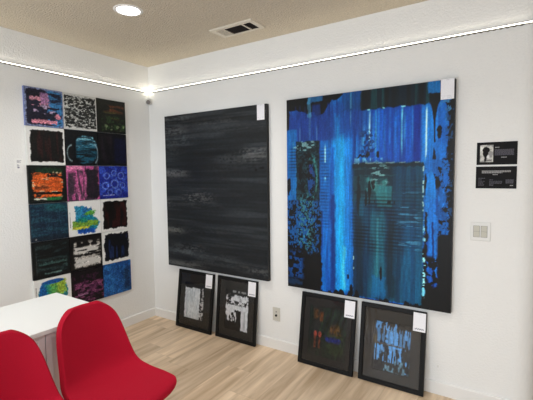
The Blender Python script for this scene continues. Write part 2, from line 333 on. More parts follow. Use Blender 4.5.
def s_green_blue_white():
    p = S(111, WH); m = p.rect(.2, .14, .48, .60, .01, .05) ; p.mix((.18, .52, .66), m); p.mix((.14, .40, .62), p.rect(.42, .20, .72, .80, .01, .05)); p.mix((.10, .50, .60), p.ell(.55, .68, .40, .24, .05, .08)); p.mix((.45, .62, .22), p.rect(.12, .58, .9, .74, .01, .04)); p.mix((.76, .78, .25), p.rect(.10, .74, .62, .82, .01, .03)); p.mix((.35, .62, .25), p.rect(.48, .28, .82, .42, .02, .06) * p.cut(p.noise(10, 10, 2), .45, .05)); p.mix((.10, .32, .66), p.rect(.25, .82, .8, .95, .02, .04)); p.mix((.12, .5, .42), p.rect(.3, .5, .55, .62, .02, .04)); p.mix((.5, .5, .5), p.rect(.045, .3, .06, .75, .004) * .7); return p.a
def s_maroon_black_white():
    p = S(112, WH); edge_paint(p, (.055, .045, .045), .08, .035); n = p.noise(14, 2, 2); p.mix((.26, .07, .07), p.rect(.15, .12, .9, .88, .04) * p.cut(n, .52, .1) * .65); return p.a
def s_black_greenish():
    p = S(113, (.05, .06, .065)); n = p.noise(3, 16, 3); p.mix((.16, .24, .24), p.rect(.1, .1, .92, .92, .04, .03) * p.cut(n, .50, .1) * .75); p.mix((.28, .44, .42), p.rect(.15, .58, .9, .78, .04, .05) * p.cut(p.noise(3, 18, 2), .48, .08) * .7); p.mix((.45, .6, .58), p.rect(.3, .86, .75, .90, .01, .02) * .7); p.mix((.5, .55, .55), p.rect(.09, .15, .10, .9, .005) * .5); return p.a
def s_white_smear():
    p = S(114, (.07, .06, .06)); m = p.rect(.12, .08, .95, .92, .02, .03); n = p.noise(3, 14, 3); p.mix((.72, .70, .67), m * p.cut(n, .42, .06) * sstep(.12, .22, p.V)); p.mix((.85, .84, .82), p.rect(.14, .30, .90, .52, .02, .05) * p.cut(p.noise(3, 16, 2), .38, .06)); p.mix((.86, .85, .83), p.rect(.16, .66, .92, .88, .02, .03) * .9); p.mix((.09, .08, .08), p.rect(.1, .54, .95, .60, .015, .03)); n = p.noise(8, 10, 2); p.mix((.08, .07, .07), p.rect(.2, .1, .9, .32, .03) * p.cut(n, .48, .05)); return p.a
def s_navy_black_white():
    p = S(115, WH); edge_paint(p, (.045, .05, .075), .07, .055, u0=.08, v0=.08, u1=.94, v1=.90); n = p.noise(16, 3, 2); p.mix((.12, .22, .45), p.rect(.15, .15, .9, .85, .04) * p.cut(n, .62, .06) * .6); return p.a
def s_yellow_blue_white():
    p = S(116, WH); p.mix((.12, .50, .58), p.ell(.50, .45, .40, .38, .04, .06)); p.mix((.65, .74, .22), p.rect(.42, .12, .85, .50, .05, .06) * .9); p.mix((.25, .62, .35), p.rect(.35, .2, .6, .8, .05, .06) * .7); p.mix((.10, .34, .62), p.ell(.5, .12, .3, .06, .1, .1)); p.mix((.10, .36, .62), p.ell(.22, .45, .10, .3, .1, .1)); p.mix((.5, .5, .5), p.rect(.045, .2, .06, .6, .004) * .7); return p.a
def s_purple_flecks():
    p = S(117, (.07, .05, .07)); n = p.noise(6, 14, 3); p.mix((.55, .28, .45), p.rect(.1, .35, 1.0, .95, .04, .04) * p.cut(n, .56, .04) * .85); n = p.noise(10, 10, 3); p.mix((.30, .12, .26), p.rect(.05, .15, 1, .95, .04) * p.cut(n, .55, .06) * .7); p.mix((.75, .55, .70), p.rect(.2, .68, .5, .73, .015, .03) * .7); return p.a
def s_blue_plain():
    p = S(118, (.13, .36, .63)); n = p.noise(6, 4, 3); p.mix((.08, .24, .48), p.cut(n, .52, .12) * .8); n = p.noise(12, 8, 2); p.mix((.20, .48, .74), p.cut(n, .60, .08) * .6); p.mix((.05, .12, .24), p.rect(.72, .25, .95, .95, .08, .05) * .7); return p.a

# ---- the four framed works (picture area inside the mat)
MB = (.175, .170, .165)
def f_white_blob():
    p = Pic(90, 116, (.10, .10, .11), 201)
    top = .12 + .10 * (p.noise(12, 2) - .5) + .05 * p.U; m = p.rect(.02, -.1, .76, 1.1, .012, .03, 10, 20) * sstep(top, top + .02, p.V) * (1 - sstep(.965, .975, p.V))
    n = p.noise(18, 3, 2); p.mix((.93, .94, .95), m); p.mix((.74, .77, .79), m * p.cut(n, .58, .1) * .5)
    n = p.noise(10, 40, 2); p.mix((.80, .80, .80), p.rect(.84, .10, .93, .96, .01, .04, 6, 30) * p.cut(n, .42, .05)); n = p.noise(12, 16, 2); p.mix((.85, .85, .85), p.rect(.74, .45, .95, .97, .02) * p.cut(n, .50, .04)); return p.a
def f_white_ruin():
    p = Pic(90, 116, (.12, .12, .12), 202); W = (.95, .95, .96)
    n = p.noise(14, 3); p.mix((.62, .62, .62), p.rect(.30, .02, .88, .07, .01, .015) * p.cut(n, .42, .06)); 
    n = p.noise(14, 16, 3); p.mix(W, p.rect(.05, .13, .98, .38, .015, .04) * p.cut(n, .44, .04)); p.mix(W, p.rect(.36, .16, .95, .28, .02, .05) * .8); n = p.noise(14, 16, 2); p.mix((.12, .12, .12), p.rect(.02, .28, .7, .40, .02) * p.cut(n, .52, .04))
    p.mix(W, p.rect(.02, .385, .98, .50, .01, .02)); n = p.noise(14, 10, 2); p.mix(W, p.rect(.04, .46, .52, .78, .015, .05) * p.cut(n, .40, .04)); p.mix(W, p.rect(.68, .45, .97, .985, .012, .02)); p.mix((.6, .6, .6), p.rect(.8, .5, .86, .95, .02) * .4); return p.a
def f_orange_night():
    p = Pic(90, 116, (.145, .15, .14), 203); U, V = p.U, p.V
    n = p.noise(8, 5, 3); p.mix((.10, .17, .12), p.cut(n, .5, .1) * .6)
    d = np.sin((U * 1.2 + V * .45) * 24); p.mix((.15, .24, .16), sstep(.7, 1, d) * (V < .5) * (U > .3) * .7)
    p.mix((.42, .25, .10), p.rect(.12, .08, .24, .26, .04, .03) * .8); p.mix((.50, .27, .10), p.rect(.28, .10, .37, .30, .03, .03) * .9)
    p.mix((.46, .29, .10), p.rect(.55, .34, .85, .50, .06, .05) * .75); p.mix((.30, .33, .12), p.rect(.5, .52, .9, .58, .04, .04) * .5)
    for u in (.19, .31): p.mix((.62, .27, .20), p.ell(u, .56, .045, .06, .3, .1)); p.mix((.48, .22, .14), p.rect(u - .025, .60, u + .02, .84, .02, .02) * .8)
    p.mix((.12, .17, .50), p.rect(.45, .57, .85, .67, .03, .04) * .85); p.mix((.20, .26, .12), p.rect(.5, .68, .95, .9, .06, .05) * .5); return p.a
def f_blue_city():
    p = Pic(90, 116, (.135, .13, .125), 204); B = (.36, .62, .88); U, V = p.U, p.V
    n = p.noise(20, 5, 2); p.mix(B, p.rect(.05, .02, .62, .16, .01, .02) * p.cut(n, .56, .04) * .85); n = p.noise(22, 3, 2); p.mix((.30, .52, .74), p.rect(.08, .10, .98, .46, .02, .02) * p.cut(n, .56, .05) * .85)
    n = p.noise(16, 8, 3); p.mix(B, p.rect(.36, .18, .66, .46, .015, .05) * (.45 + .5 * p.cut(n, .45, .08))); n = p.noise(30, 4, 3); p.mix(B, p.rect(.06, .47, .80, .80, .01) * p.cut(n, .56, .04) * .9); p.mix(B, p.rect(.10, .50, .32, .60, .02, .04) * .75); p.mix(B, p.rect(.13, .5, .19, .76, .01, .03) * .9); p.mix(B, p.rect(.44, .48, .50, .74, .01, .03)); p.mix(B, p.rect(.52, .47, .78, .51, .01, .02) * .8); p.mix(B, p.rect(.71, .48, .76, .74, .01, .02)); p.mix((.09, .09, .09), p.rect(.33, .48, .42, .8, .01, .03) * .8)
    p.mix((.32, .26, .22), p.rect(.05, .445, .80, .462, .005) * .8); n = p.noise(18, 8, 2); p.mix(B, p.rect(.84, .12, .97, .95, .01) * p.cut(n, .50, .04) * .9); p.mix((.35, .28, .14), p.rect(.0, .3, .12, .48, .04) * .5); n = p.noise(18, 10, 2); p.mix((.30, .42, .48), p.rect(.3, .74, .95, .98, .02) * p.cut(n, .60, .04)); return p.a

def card_marks(seed, sign):
    p = Pic(40, 62, (.92, .92, .94), seed); n = p.noise(30, 2)
    p.mix((.60, .60, .62), p.rect(.38, .05, .62, .07, .008) * .6)
    if sign:
        w = .86 + .025 * np.sin(p.U * 38) * (1 - p.U * .5); p.mix((.15, .17, .24), np.exp(-((p.V - w) / .02) ** 2) * p.rect(.15, .7, .88, 1, .02) * .8)
    else:
        for v in (.80, .84, .88, .92): p.mix((.55, .55, .58), p.rect(.12, v, .86, v + .012, .004) * p.cut(p.noise(16, 2), .42, .1) * .55)
    return p.a

def tag_print():
    p = Pic(44, 66, (.92, .92, .91), 77)
    for v, u0, u1 in [(.16, .25, .75), (.22, .25, .62), (.28, .25, .70), (.44, .25, .6), (.50, .25, .7), (.58, .25, .5)]: p.mix((.32, .32, .42), p.rect(u0, v, u1, v + .025, .008) * p.cut(p.noise(16, 2), .35, .1) * .9)
    p.mix((.25, .22, .40), p.rect(.30, .62, .52, .68, .01) * .8); return p.a

def portrait_print():
    p = Pic(60, 80, (.78, .78, .76), 88); n = p.noise(5, 6, 2); p.mix((.5, .5, .5), p.cut(n, .55, .08) * .7); p.mix((.92, .92, .9), p.rect(.0, .1, .3, .35, .05, .05) * .8)
    p.mix((.06, .06, .06), p.ell(.46, .30, .26, .17, .1, .1)); p.mix((.06, .06, .06), p.ell(.42, .48, .20, .22, .1, .08)); p.mix((.05, .05, .05), p.rect(.34, .6, .48, .95, .03, .03)); p.mix((.07, .07, .07), p.ell(.62, .32, .10, .10, .15, .1)); p.mix((.9, .9, .9), p.ell(.62, .68, .1, .1, .2, .1) * .8); p.mix((.3, .3, .3), p.rect(.5, .85, .9, .95, .04, .04) * .7); return p.a

# ------------------------------------------------------------------ painted panel: coloured grid front + plain sides
def paint_mat(name, rough=.42, bump=.25, spec=.4):
    m = bpy.data.materials.new(name); m.use_nodes = True; N = m.node_tree.nodes; L = m.node_tree.links; b = N['Principled BSDF']
    a = N.new('ShaderNodeVertexColor'); a.layer_name = 'paint'
    tc = N.new('ShaderNodeTexCoord'); n = N.new('ShaderNodeTexNoise'); n.inputs['Scale'].default_value = 180; n.inputs['Detail'].default_value = 3
    L.new(tc.outputs['Object'], n.inputs['Vector'])
    hs = N.new('ShaderNodeHueSaturation'); L.new(a.outputs['Color'], hs.inputs['Color'])
    mr = N.new('ShaderNodeMapRange'); mr.inputs['To Min'].default_value = .85; mr.inputs['To Max'].default_value = 1.15
    L.new(n.outputs['Fac'], mr.inputs['Value']); L.new(mr.outputs['Result'], hs.inputs['Value']); L.new(hs.outputs['Color'], b.inputs['Base Color'])
    if bump:
        bp = N.new('ShaderNodeBump'); bp.inputs['Strength'].default_value = bump; bp.inputs['Distance'].default_value = .002
        L.new(n.outputs['Fac'], bp.inputs['Height']); L.new(bp.outputs['Normal'], b.inputs['Normal'])
    b.inputs['Roughness'].default_value = rough; b.inputs['Specular IOR Level'].default_value = spec
    return m

def panel(name, w, h, t, pic, side, parent=None, m=None):
    """a painted board: width w (local x), height h (local z), front face at local y=0, back at y=t"""
    ph, pw = pic.shape[:2]
    xs = np.linspace(0, w, pw); zs = np.linspace(h, 0, ph)
    X, Z = np.meshgrid(xs, zs)
    V = np.stack([X.ravel(), np.zeros(X.size), Z.ravel()], 1)
    idx = np.arange(ph * pw).reshape(ph, pw)
    F = np.stack([idx[1:, :-1].ravel(), idx[1:, 1:].ravel(), idx[:-1, 1:].ravel(), idx[:-1, :-1].ravel()], 1)
    n0 = len(V)
    bx = np.array([[0, 0, 0], [w, 0, 0], [w, 0, h], [0, 0, h], [0, t, 0], [w, t, 0], [w, t, h], [0, t, h]], float)
    V = np.vstack([V, bx])
    BF = np.array([[0, 4, 5, 1], [1, 5, 6, 2], [2, 6, 7, 3], [3, 7, 4, 0], [5, 4, 7, 6]]) + n0
    F = np.vstack([F, BF])
    me = bpy.data.meshes.new(name); me.from_pydata(V.tolist(), [], F.tolist())
    col = np.ones((len(V), 4)); col[:n0, :3] = lin(pic).reshape(-1, 3); col[n0:, :3] = lin(side)
    ca = me.color_attributes.new('paint', 'FLOAT_COLOR', 'POINT'); ca.data.foreach_set('color', col.ravel())
    me.materials.append(m or M_paint); me.update()
    o = bpy.data.objects.new(name, me); C.objects.link(o)
    if parent: o.parent = parent
    return o

# ------------------------------------------------------------------ materials
M_paint = paint_mat('artist paint', .45, .2, .25)
M_print = paint_mat('printed card', .7, 0, .2)
M_matte_art = paint_mat('paper artwork', .6, .1, .2)
M_wall = mat('white wall paint', (.905, .905, .898), .8, bump=.28, bscale=80, spec=.25, var=.012, vscale=3, detail=3)
M_ceil = mat('textured ceiling', (.775, .735, .665), .9, bump=1., bscale=90, spec=.1, var=.13, vscale=80, detail=6)
M_base = mat('white trim paint', (.90, .895, .885), .45, spec=.4)
M_black = mat('black frame', (.05, .05, .052), .5, spec=.2)
M_board = mat('charcoal mat board', (.20, .19, .18), .85, spec=.2, var=.06, vscale=200)
M_plastic = mat('white plastic', (.86, .86, .85), .35)
M_plastic2 = mat('ivory plastic', (.74, .73, .68), .4)
M_dark = mat('dark hole', (.02, .02, .02), .6)
M_sign = mat('black placard', (.075, .075, .08), .6, spec=.15)
M_txt = mat('printed white', (.60, .60, .60), .6)
M_txtg = mat('printed grey', (.33, .32, .36), .6)
M_desk = mat('white laminate', (.88, .89, .89), .45, spec=.2)
M_deskb = mat('white painted wood', (.84, .82, .83), .5, spec=.3)
M_fab = mat('red woven fabric', (.70, .07, .175), .85, bump=.6, bscale=700, spec=.15, var=.12, vscale=500)
M_leg = mat('gold tapered leg', (.72, .60, .38), .35, metal=.6)
M_chrome = mat('brushed steel', (.6, .6, .6), .3, metal=1.)
M_vent = mat('vent paint', (.80, .77, .71), .5)
M_ventd = mat('vent shade', (.16, .13, .12), .7)  # darker copy of the vent paint, shade put into the colour
M_led = mat('led diffuser', (1, 1, 1), .4, emit=(1, .98, .90), estr=5.)
M_ledbase = mat('led backing and shade comb', (.40, .38, .33), .5)
M_lamp = mat('lamp diffuser', (1, 1, 1), .4, emit=(1, .98, .95), estr=9.)

def floor_mat():
    m = bpy.data.materials.new('oak plank floor'); m.use_nodes = True; N = m.node_tree.nodes; L = m.node_tree.links; b = N['Principled BSDF']
    def math_(op, a, bb=None):
        n = N.new('ShaderNodeMath'); n.operation = op
        for i, v in enumerate((a, bb)):
            if v is None: continue
            if isinstance(v, (int, float)): n.inputs[i].default_value = v
            else: L.new(v, n.inputs[i])
        return n.outputs[0]
    tc = N.new('ShaderNodeTexCoord'); sp = N.new('ShaderNodeSeparateXYZ'); L.new(tc.outputs['Object'], sp.inputs[0])
    W = .2235; LN = 1.5
    xs = math_('DIVIDE', math_('ADD', sp.outputs['X'], -.009 + 10 * W), W); xi = math_('FLOOR', xs); xf = math_('FRACT', xs)
    wn = N.new('ShaderNodeTexWhiteNoise'); wn.noise_dimensions = '1D'; L.new(xi, wn.inputs['W'])
    ys = math_('ADD', math_('DIVIDE', sp.outputs['Y'], LN), math_('ADD', math_('MULTIPLY', wn.outputs['Value'], 3.), 20)); yi = math_('FLOOR', ys); yf = math_('FRACT', ys)
    wn2 = N.new('ShaderNodeTexWhiteNoise'); wn2.noise_dimensions = '2D'; cb = N.new('ShaderNodeCombineXYZ'); L.new(xi, cb.inputs[0]); L.new(yi, cb.inputs[1]); L.new(cb.outputs[0], wn2.inputs['Vector'])
    # grain, stretched along the board and shifted per board
    cb2 = N.new('ShaderNodeCombineXYZ'); L.new(math_('MULTIPLY', sp.outputs['X'], 14.), cb2.inputs[0]); L.new(math_('MULTIPLY', sp.outputs['Y'], 1.3), cb2.inputs[1]); L.new(math_('MULTIPLY', wn2.outputs['Value'], 37.), cb2.inputs[2])
    g = N.new('ShaderNodeTexNoise'); g.inputs['Scale'].default_value = 1.; g.inputs['Detail'].default_value = 5; g.inputs['Distortion'].default_value = .6; L.new(cb2.outputs[0], g.inputs['Vector'])
    cr = N.new('ShaderNodeValToRGB'); cr.color_ramp.elements[0].position = .28; cr.color_ramp.elements[0].color = lin4((.66, .56, .445)); cr.color_ramp.elements[1].position = .70; cr.color_ramp.elements[1].color = lin4((.90, .81, .70))
    L.new(g.outputs['Fac'], cr.inputs['Fac'])
    cb3 = N.new('ShaderNodeCombineXYZ'); L.new(math_('MULTIPLY', sp.outputs['X'], 90.), cb3.inputs[0]); L.new(math_('MULTIPLY', sp.outputs['Y'], 5.), cb3.inputs[1]); g2 = N.new('ShaderNodeTexNoise'); g2.inputs['Scale'].default_value = 1.; g2.inputs['Detail'].default_value = 3; L.new(cb3.outputs[0], g2.inputs['Vector'])
    val = math_('ADD', math_('MULTIPLY', wn2.outputs['Value'], .26), math_('ADD', math_('MULTIPLY', g2.outputs['Fac'], .18), .83))
    seam = math_('MULTIPLY', math_('GREATER_THAN', xf, .010), math_('GREATER_THAN', yf, .0018))
    val = math_('MULTIPLY', val, math_('ADD', math_('MULTIPLY', seam, .22), .78))
    hs = N.new('ShaderNodeHueSaturation'); L.new(cr.outputs['Color'], hs.inputs['Color']); L.new(val, hs.inputs['Value']); L.new(hs.outputs['Color'], b.inputs['Base Color'])
    bp = N.new('ShaderNodeBump'); bp.inputs['Strength'].default_value = .3; bp.inputs['Distance'].default_value = .001; L.new(val, bp.inputs['Height']); L.new(bp.outputs['Normal'], b.inputs['Normal'])
    b.inputs['Roughness'].default_value = .42; b.inputs['Specular IOR Level'].default_value = .4
    return m
M_floor = floor_mat()

def glass_mat():
    m = bpy.data.materials.new('picture glass'); m.use_nodes = True; N = m.node_tree.nodes; L = m.node_tree.links; N.clear()
    o = N.new('ShaderNodeOutputMaterial'); t = N.new('ShaderNodeBsdfTransparent'); g = N.new('ShaderNodeBsdfGlossy'); g.inputs['Roughness'].default_value = .03
    f = N.new('ShaderNodeFresnel'); f.inputs['IOR'].default_value = 1.45; mx = N.new('ShaderNodeMixShader')
    L.new(f.outputs[0], mx.inputs[0]); L.new(t.outputs[0], mx.inputs[1]); L.new(g.outputs[0], mx.inputs[2]); L.new(mx.outputs[0], o.inputs[0])
    return m
M_glass = glass_mat()

# ------------------------------------------------------------------ room shell
XE = 3.325; YB = -5.0; XR = 5.6; YF = 1.6
bm = bmesh.new(); box(bm, -.12, XR + .12, YB - .12, YF + .12, -.1, 0); tag(link('floor', bm, M_floor), 'light oak plank floor', None, None, 'structure')
bm = bmesh.new(); box(bm, -.12, XR + .12, YB - .12, YF + .12, H, H + .1); tag(link('ceiling', bm, M_ceil), 'textured off-white ceiling', None, None, 'structure')
bm = bmesh.new(); box(bm, -.12, 0, YB - .12, .12, 0, H); tag(link('wall_left', bm, M_wall), 'white textured wall with the grid of small canvases', None, None, 'structure')
def prism(bm, pts, z0, z1):
    lo = [bm.verts.new((x, y, z0)) for x, y in pts]; hi = [bm.verts.new((x, y, z1)) for x, y in pts]
    bm.faces.new(lo[::-1]); bm.faces.new(hi)
    for i in range(len(pts)):
        j = (i + 1) % len(pts); bm.faces.new((lo[i], lo[j], hi[j], hi[i]))
R = .12
pts = [(0, 0)] + [(XE - R + R * math.sin(a), R - R * math.cos(a)) for a in np.linspace(0, math.pi / 2, 28)] + [(XE, .16), (0, .16)]
bm = bmesh.new(); prism(bm, pts, 0, H)
wb = link('wall_back', bm, M_wall); tag(wb, 'white textured wall behind the large canvases', None, None, 'structure')
bm = bmesh.new(); box(bm, -.12, XR + .12, YF, YF + .12, 0, H); tag(link('wall_far', bm, M_wall), 'white wall beyond the opening', None, None, 'structure')
bm = bmesh.new(); box(bm, XR, XR + .12, YB, YF, 0, H); tag(link('wall_right', bm, M_wall), None, None, None, 'structure')
# front wall (behind the viewer) with an unseen window opening widened for even light
bm = bmesh.new(); box(bm, 0, .6, YB - .12, YB, 0, H); box(bm, 4.8, XR, YB - .12, YB, 0, H); box(bm, .6, 4.8, YB - .12, YB, 0, .25); box(bm, .6, 4.8, YB - .12, YB, 2.2, H)
tag(link('wall_front', bm, M_wall), None, None, None, 'structure')
bm = bmesh.new()
for x in (.6, 1.98, 3.36, 4.74): box(bm, x, x + .06, YB - .09, YB - .03, .25, 2.2)
for z in (.25, 2.14): box(bm, .6, 4.8, YB - .09, YB - .03, z, z + .06)
tag(link('window_1', bm, M_base), None, None, None, 'structure')

def baseboard(name, x0, x1, y0, y1, along, label):
    bm = bmesh.new(); t = .013; h = .087
    if along == 'x': prof = [(0, 0), (-t, 0), (-t, h - .006), (-t + .005, h), (0, h)]
    else: prof = [(0, 0), (t, 0), (t, h - .006), (t - .005, h), (0, h)]
    a = []; b = []
    for q, z in prof:
        if along == 'x': a.append(bm.verts.new((x0, q, z))); b.append(bm.verts.new((x1, q, z)))
        else: a.append(bm.verts.new((q, y0, z))); b.append(bm.verts.new((q, y1, z)))
    n = len(prof); bm.faces.new(a); bm.faces.new(b[::-1])
    for i in range(n): bm.faces.new((a[i], a[(i + 1) % n], b[(i + 1) % n], b[i]))
    tag(link(name, bm, M_base), label, None, None, 'structure')
baseboard('baseboard_back', 0.013, XE - R, 0, 0, 'x', 'white baseboard under the large canvases')
baseboard('baseboard_left', 0, 0, YB, 0, 'y', 'white baseboard along the left wall')

# ------------------------------------------------------------------ large canvases
big = panel('abstract_canvas', 1.2085, 1.4886, .037, art_blue(), (.02, .03, .06)); big.location = (1.6569, -.0395, .5775)
tag(big, 'large bright blue abstract canvas with black edges and teal combed block', 'painting', 'large unframed canvases on the back wall')
blk = panel('abstract_canvas', 1.1981, 1.4766, .037, art_black(), (.07, .07, .07)); blk.location = (.2673, -.0395, .5851)
tag(blk, 'large black canvas streaked with grey horizontal brushstrokes', 'painting', 'large unframed canvases on the back wall')

def price_card(label, loc, w, h, sign, seed, rot=(0, 0, 0)):
    t = .0016
    o = panel('price_card', w, h, t, card_marks(seed, sign), (.9, .9, .9), m=M_print); o.location = loc; o.rotation_euler = rot
    tag(o, label, 'card', 'white price cards on the artworks'); return o
price_card('white price card on the top right corner of the big blue canvas', (2.782, -.0415, 1.944), .077, .126, False, 301)
price_card('white price card on the top right corner of the black canvas', (1.3735, -.0415, 1.935), .074, .126, False, 302)

# ------------------------------------------------------------------ grid of eighteen small canvases on the left wall
GY, GZ, SS = -.3035, 2.189, .305
arts = [
    (s_pink_blue, 'small canvas with pink and sky blue strokes over black, top row of the grid', (.45, .5, .7)),
    (s_black_white_texture, 'small canvas of dense black and white speckled texture with thin white border', (.85, .85, .85)),
    (s_dark_green_rust, 'small dark green canvas with a rust orange band, top row by the corner', (.08, .08, .07)),
    (s_black_block_white, 'small white canvas covered by one large brown-black block, below the pink and blue one', (.88, .88, .86)),
    (s_teal_disc, 'small black canvas with a teal streaked disc', (.05, .05, .06)),
    (s_near_black_navy, 'small nearly all-black canvas with faint navy right half', (.05, .05, .06)),
    (s_orange_black, 'small black canvas with ragged bright orange and cream bands', (.06, .07, .06)),
    (s_pink_dark, 'small canvas of magenta pink streaks behind dark vertical patches', (.5, .3, .4)),
    (s_blue_rings, 'small violet blue canvas covered with pale ring shapes', (.2, .25, .6)),
    (s_teal_grid, 'small dull teal canvas with a faint woven grid, below the orange one', (.08, .12, .16)),
    (s_green_blue_white, 'small white canvas with a turquoise and lime green sculptural blot', (.88, .88, .86)),
    (s_maroon_black_white, 'small white canvas with a black block streaked in dark maroon', (.88, .88, .86)),
    (s_black_greenish, 'small black canvas with pale grey-green horizontal smears', (.05, .05, .05)),
    (s_white_smear, 'small black canvas with two thick off-white horizontal smears', (.06, .06, .06)),
    (s_navy_black_white, 'small white canvas with a ragged-edged black and navy block', (.88, .88, .86)),
    (s_yellow_blue_white, 'small white canvas with a yellow-green and blue dome, partly hidden by the desk', (.88, .88, .86)),
    (s_purple_flecks, 'small black canvas with purple-pink flecks, bottom row of the grid', (.06, .05, .06)),
    (s_blue_plain, 'small plain medium blue canvas in the bottom row by the corner', (.1, .25, .45)),
]
for i, (fn, lab, side) in enumerate(arts):
    r, c = divmod(i, 3)
    q = fn(); g = Pic(96, 96, (0, 0, 0), 500 + i)
    lum = q.mean(2); mot = (g.noise(40, 40, 3) - .5) * 1.05; mot = np.where(lum > .82, mot * .04, mot)
    q = np.clip(q * (1 + mot[..., None]) * .92 + .05 * np.clip(mot, 0, 1)[..., None], 0, 1)
    o = panel('square_canvas', SS - .004, SS - .004, .018, q, side)
    o.rotation_euler = (0, 0, math.pi / 2)
    o.location = (.0182, GY - (3 - c) * SS + .002, GZ - (r + 1) * SS + .002)
    tag(o, lab, 'painting', 'grid of small square canvases')

o = panel('wall_tag', .064, .112, .001, tag_print(), (.85, .85, .85), m=M_print); o.rotation_euler = (0, 0, math.pi / 2); o.location = (.0015, -1.300, 1.520)
tag(o, 'small white information tag taped on the wall beside the canvas grid', 'label')

# ------------------------------------------------------------------ leaning framed works
def framed(label, x, w, h, d, art, aw, cardlab, seed, cx, ch=.125, cw=.08):
    zt = math.sqrt(h * h - (d - .024) ** 2); ang = math.atan2(d - .024, zt); T = .021
    e = empty('framed_artwork', label, 'framed artwork', (x, -d, T * math.sin(ang) + .0005), (-ang, 0, 0), 'framed works leaning on the back wall')
    B = .031; bm = bmesh.new()
    # mitred frame: outer/inner rectangles with a small lip
    def ring(x0, z0, x1, z1, y): return [bm.verts.new(v) for v in ((x0, y, z0), (x1, y, z0), (x1, y, z1), (x0, y, z1))]
    rs = [ring(0, 0, w, h, T), ring(0, 0, w, h, .002), ring(.002, .002, w - .002, h - .002, 0), ring(B - .004, B - .004, w - B + .004, h - B + .004, 0), ring(B, B, w - B, h - B, .004), ring(B, B, w - B, h - B, T), ]
    for a, b in zip(rs, rs[1:] + rs[:1]):
        for i in range(4): bm.faces.new((a[i], a[(i + 1) % 4], b[(i + 1) % 4], b[i]))
    link('frame', bm, M_black, e)
    u0, v0, u1, v1 = aw
    ax0, ax1 = B + u0 * (w - 2 * B), B + u1 * (w - 2 * B); az1, az0 = h - B - v0 * (h - 2 * B), h - B - v1 * (h - 2 * B)
    bm = bmesh.new()
    def ringb(x0, z0, x1, z1, y): return [bm.verts.new(v) for v in ((x0, y, z0), (x1, y, z0), (x1, y, z1), (x0, y, z1))]
    rs = [ringb(B, B, w - B, h - B, .011), ringb(ax0 - .002, az0 - .002, ax1 + .002, az1 + .002, .011), ringb(ax0, az0, ax1, az1, .014), ringb(B, B, w - B, h - B, .0155)]
    for a, b in zip(rs, rs[1:] + rs[:1]):
        for i in range(4): bm.faces.new((a[i], a[(i + 1) % 4], b[(i + 1) % 4], b[i]))
    link('mat_board', bm, M_board, e)
    g = Pic(art.shape[1], art.shape[0], (0, 0, 0), seed); mot = (g.noise(36, 22, 3) - .5) * 1.2; mot = np.where(art.mean(2) > .45, mot * .22, mot); art = np.clip(art * (1 + mot[..., None]) , 0, 1)
    pa = panel('picture', ax1 - ax0 + .006, az1 - az0 + .006, .003, art, (.1, .1, .1), e, M_matte_art); pa.location = (ax0 - .003, .0145, az0 - .003)
    bm = bmesh.new(); bm.faces.new([bm.verts.new(v) for v in ((B, .0075, B), (w - B, .0075, B), (w - B, .0075, h - B), (B, .0075, h - B))]); link('glass', bm, M_glass, e)
    # the card sits on the frame's top right corner
    q = Matrix.Translation(e.location) @ Matrix.Rotation(-ang, 4, 'X') @ Vector((cx - x, -.0022, h - .008 - ch))
    price_card(cardlab, q, cw, ch, True, seed, (-ang, 0, 0))
    return e
framed('black framed work with a tall white brushed shape on black, nearest the room corner', .397, .4534, .5572, .0941, f_white_blob(), (.15, .17, .80, .87), 'white price card on the frame with the tall white shape', 311, .757)
framed('black framed work with broken white block shapes on black, beside the wall outlet', .897, .4450, .5585, .0793, f_white_ruin(), (.17, .16, .84, .87), 'white price card on the frame with broken white blocks', 312, 1.250)
framed('black framed dark work with orange marks and a blue patch', 1.779, .4514, .5500, .1132, f_orange_night(), (.12, .13, .90, .90), 'white price card on the frame with orange marks', 313, 2.143)
framed('black framed dark work with light blue vertical strokes', 2.2689, .4491, .5511, .1027, f_blue_city(), (.17, .17, .83, .87), 'white price card on the frame with light blue strokes', 314, 2.635)

# ------------------------------------------------------------------ placards on the right
def bars(bm, x0, x1, z, h, wmin, wmax, gap, rs, y=-.0048):
    x = x0
    while x < x1:
        wd = min(rs.uniform(wmin, wmax), x1 - x)
        if wd > .0015: box(bm, x, x + wd, y, y + .0006, z, z + h)
        x += wd + gap
rs = np.random.RandomState(3)
SX = 2.988; SW = .211
e = empty('wall_placard', 'upper black placard with a black and white photograph and pale text', 'sign', (SX, 0, 1.530), group='black placards above the light switch')
bm = bmesh.new(); box(bm, 0, SW, -.004, 0, 0, .136, .0008); link('board', bm, M_sign, e)
pp = panel('photo_print', .070, .104, .0008, portrait_print(), (.5, .5, .5), e, M_print); pp.location = (.018, -.0048, .016)
bm = bmesh.new(); bars(bm, .097, .118, .1005, .006, .003, .006, .0015, rs); link('heading_lettering', bm, M_txt, e)
bm = bmesh.new()
for k in range(6): bars(bm, .095, .194, .087 - k * .0062, .0040, .006, .016, .0015, rs)
link('body_lettering', bm, M_txtg, e)
bm = bmesh.new(); bars(bm, .130, .158, .041, .0055, .003, .008, .0015, rs); link('signature_lettering', bm, M_txt, e)
e = empty('wall_placard', 'lower black placard filled with small rows of pale text', 'sign', (SX - .002, 0, 1.386), group='black placards above the light switch')
bm = bmesh.new(); box(bm, 0, SW + .002, -.004, 0, 0, .133, .0008); link('board', bm, M_sign, e)
bm = bmesh.new(); bars(bm, .032, .182, .104, .0045, .005, .014, .0015, rs); bars(bm, .032, .182, .0985, .0040, .006, .016, .0015, rs); bars(bm, .032, .140, .0925, .0045, .005, .014, .0015, rs); bars(bm, .090, .116, .0815, .0050, .004, .008, .0015, rs)
link('heading_lettering', bm, M_txt, e)
bm = bmesh.new()
bars(bm, .014, .050, .060, .0035, .006, .014, .0015, rs); bars(bm, .014, .032, .050, .0035, .006, .014, .0015, rs)
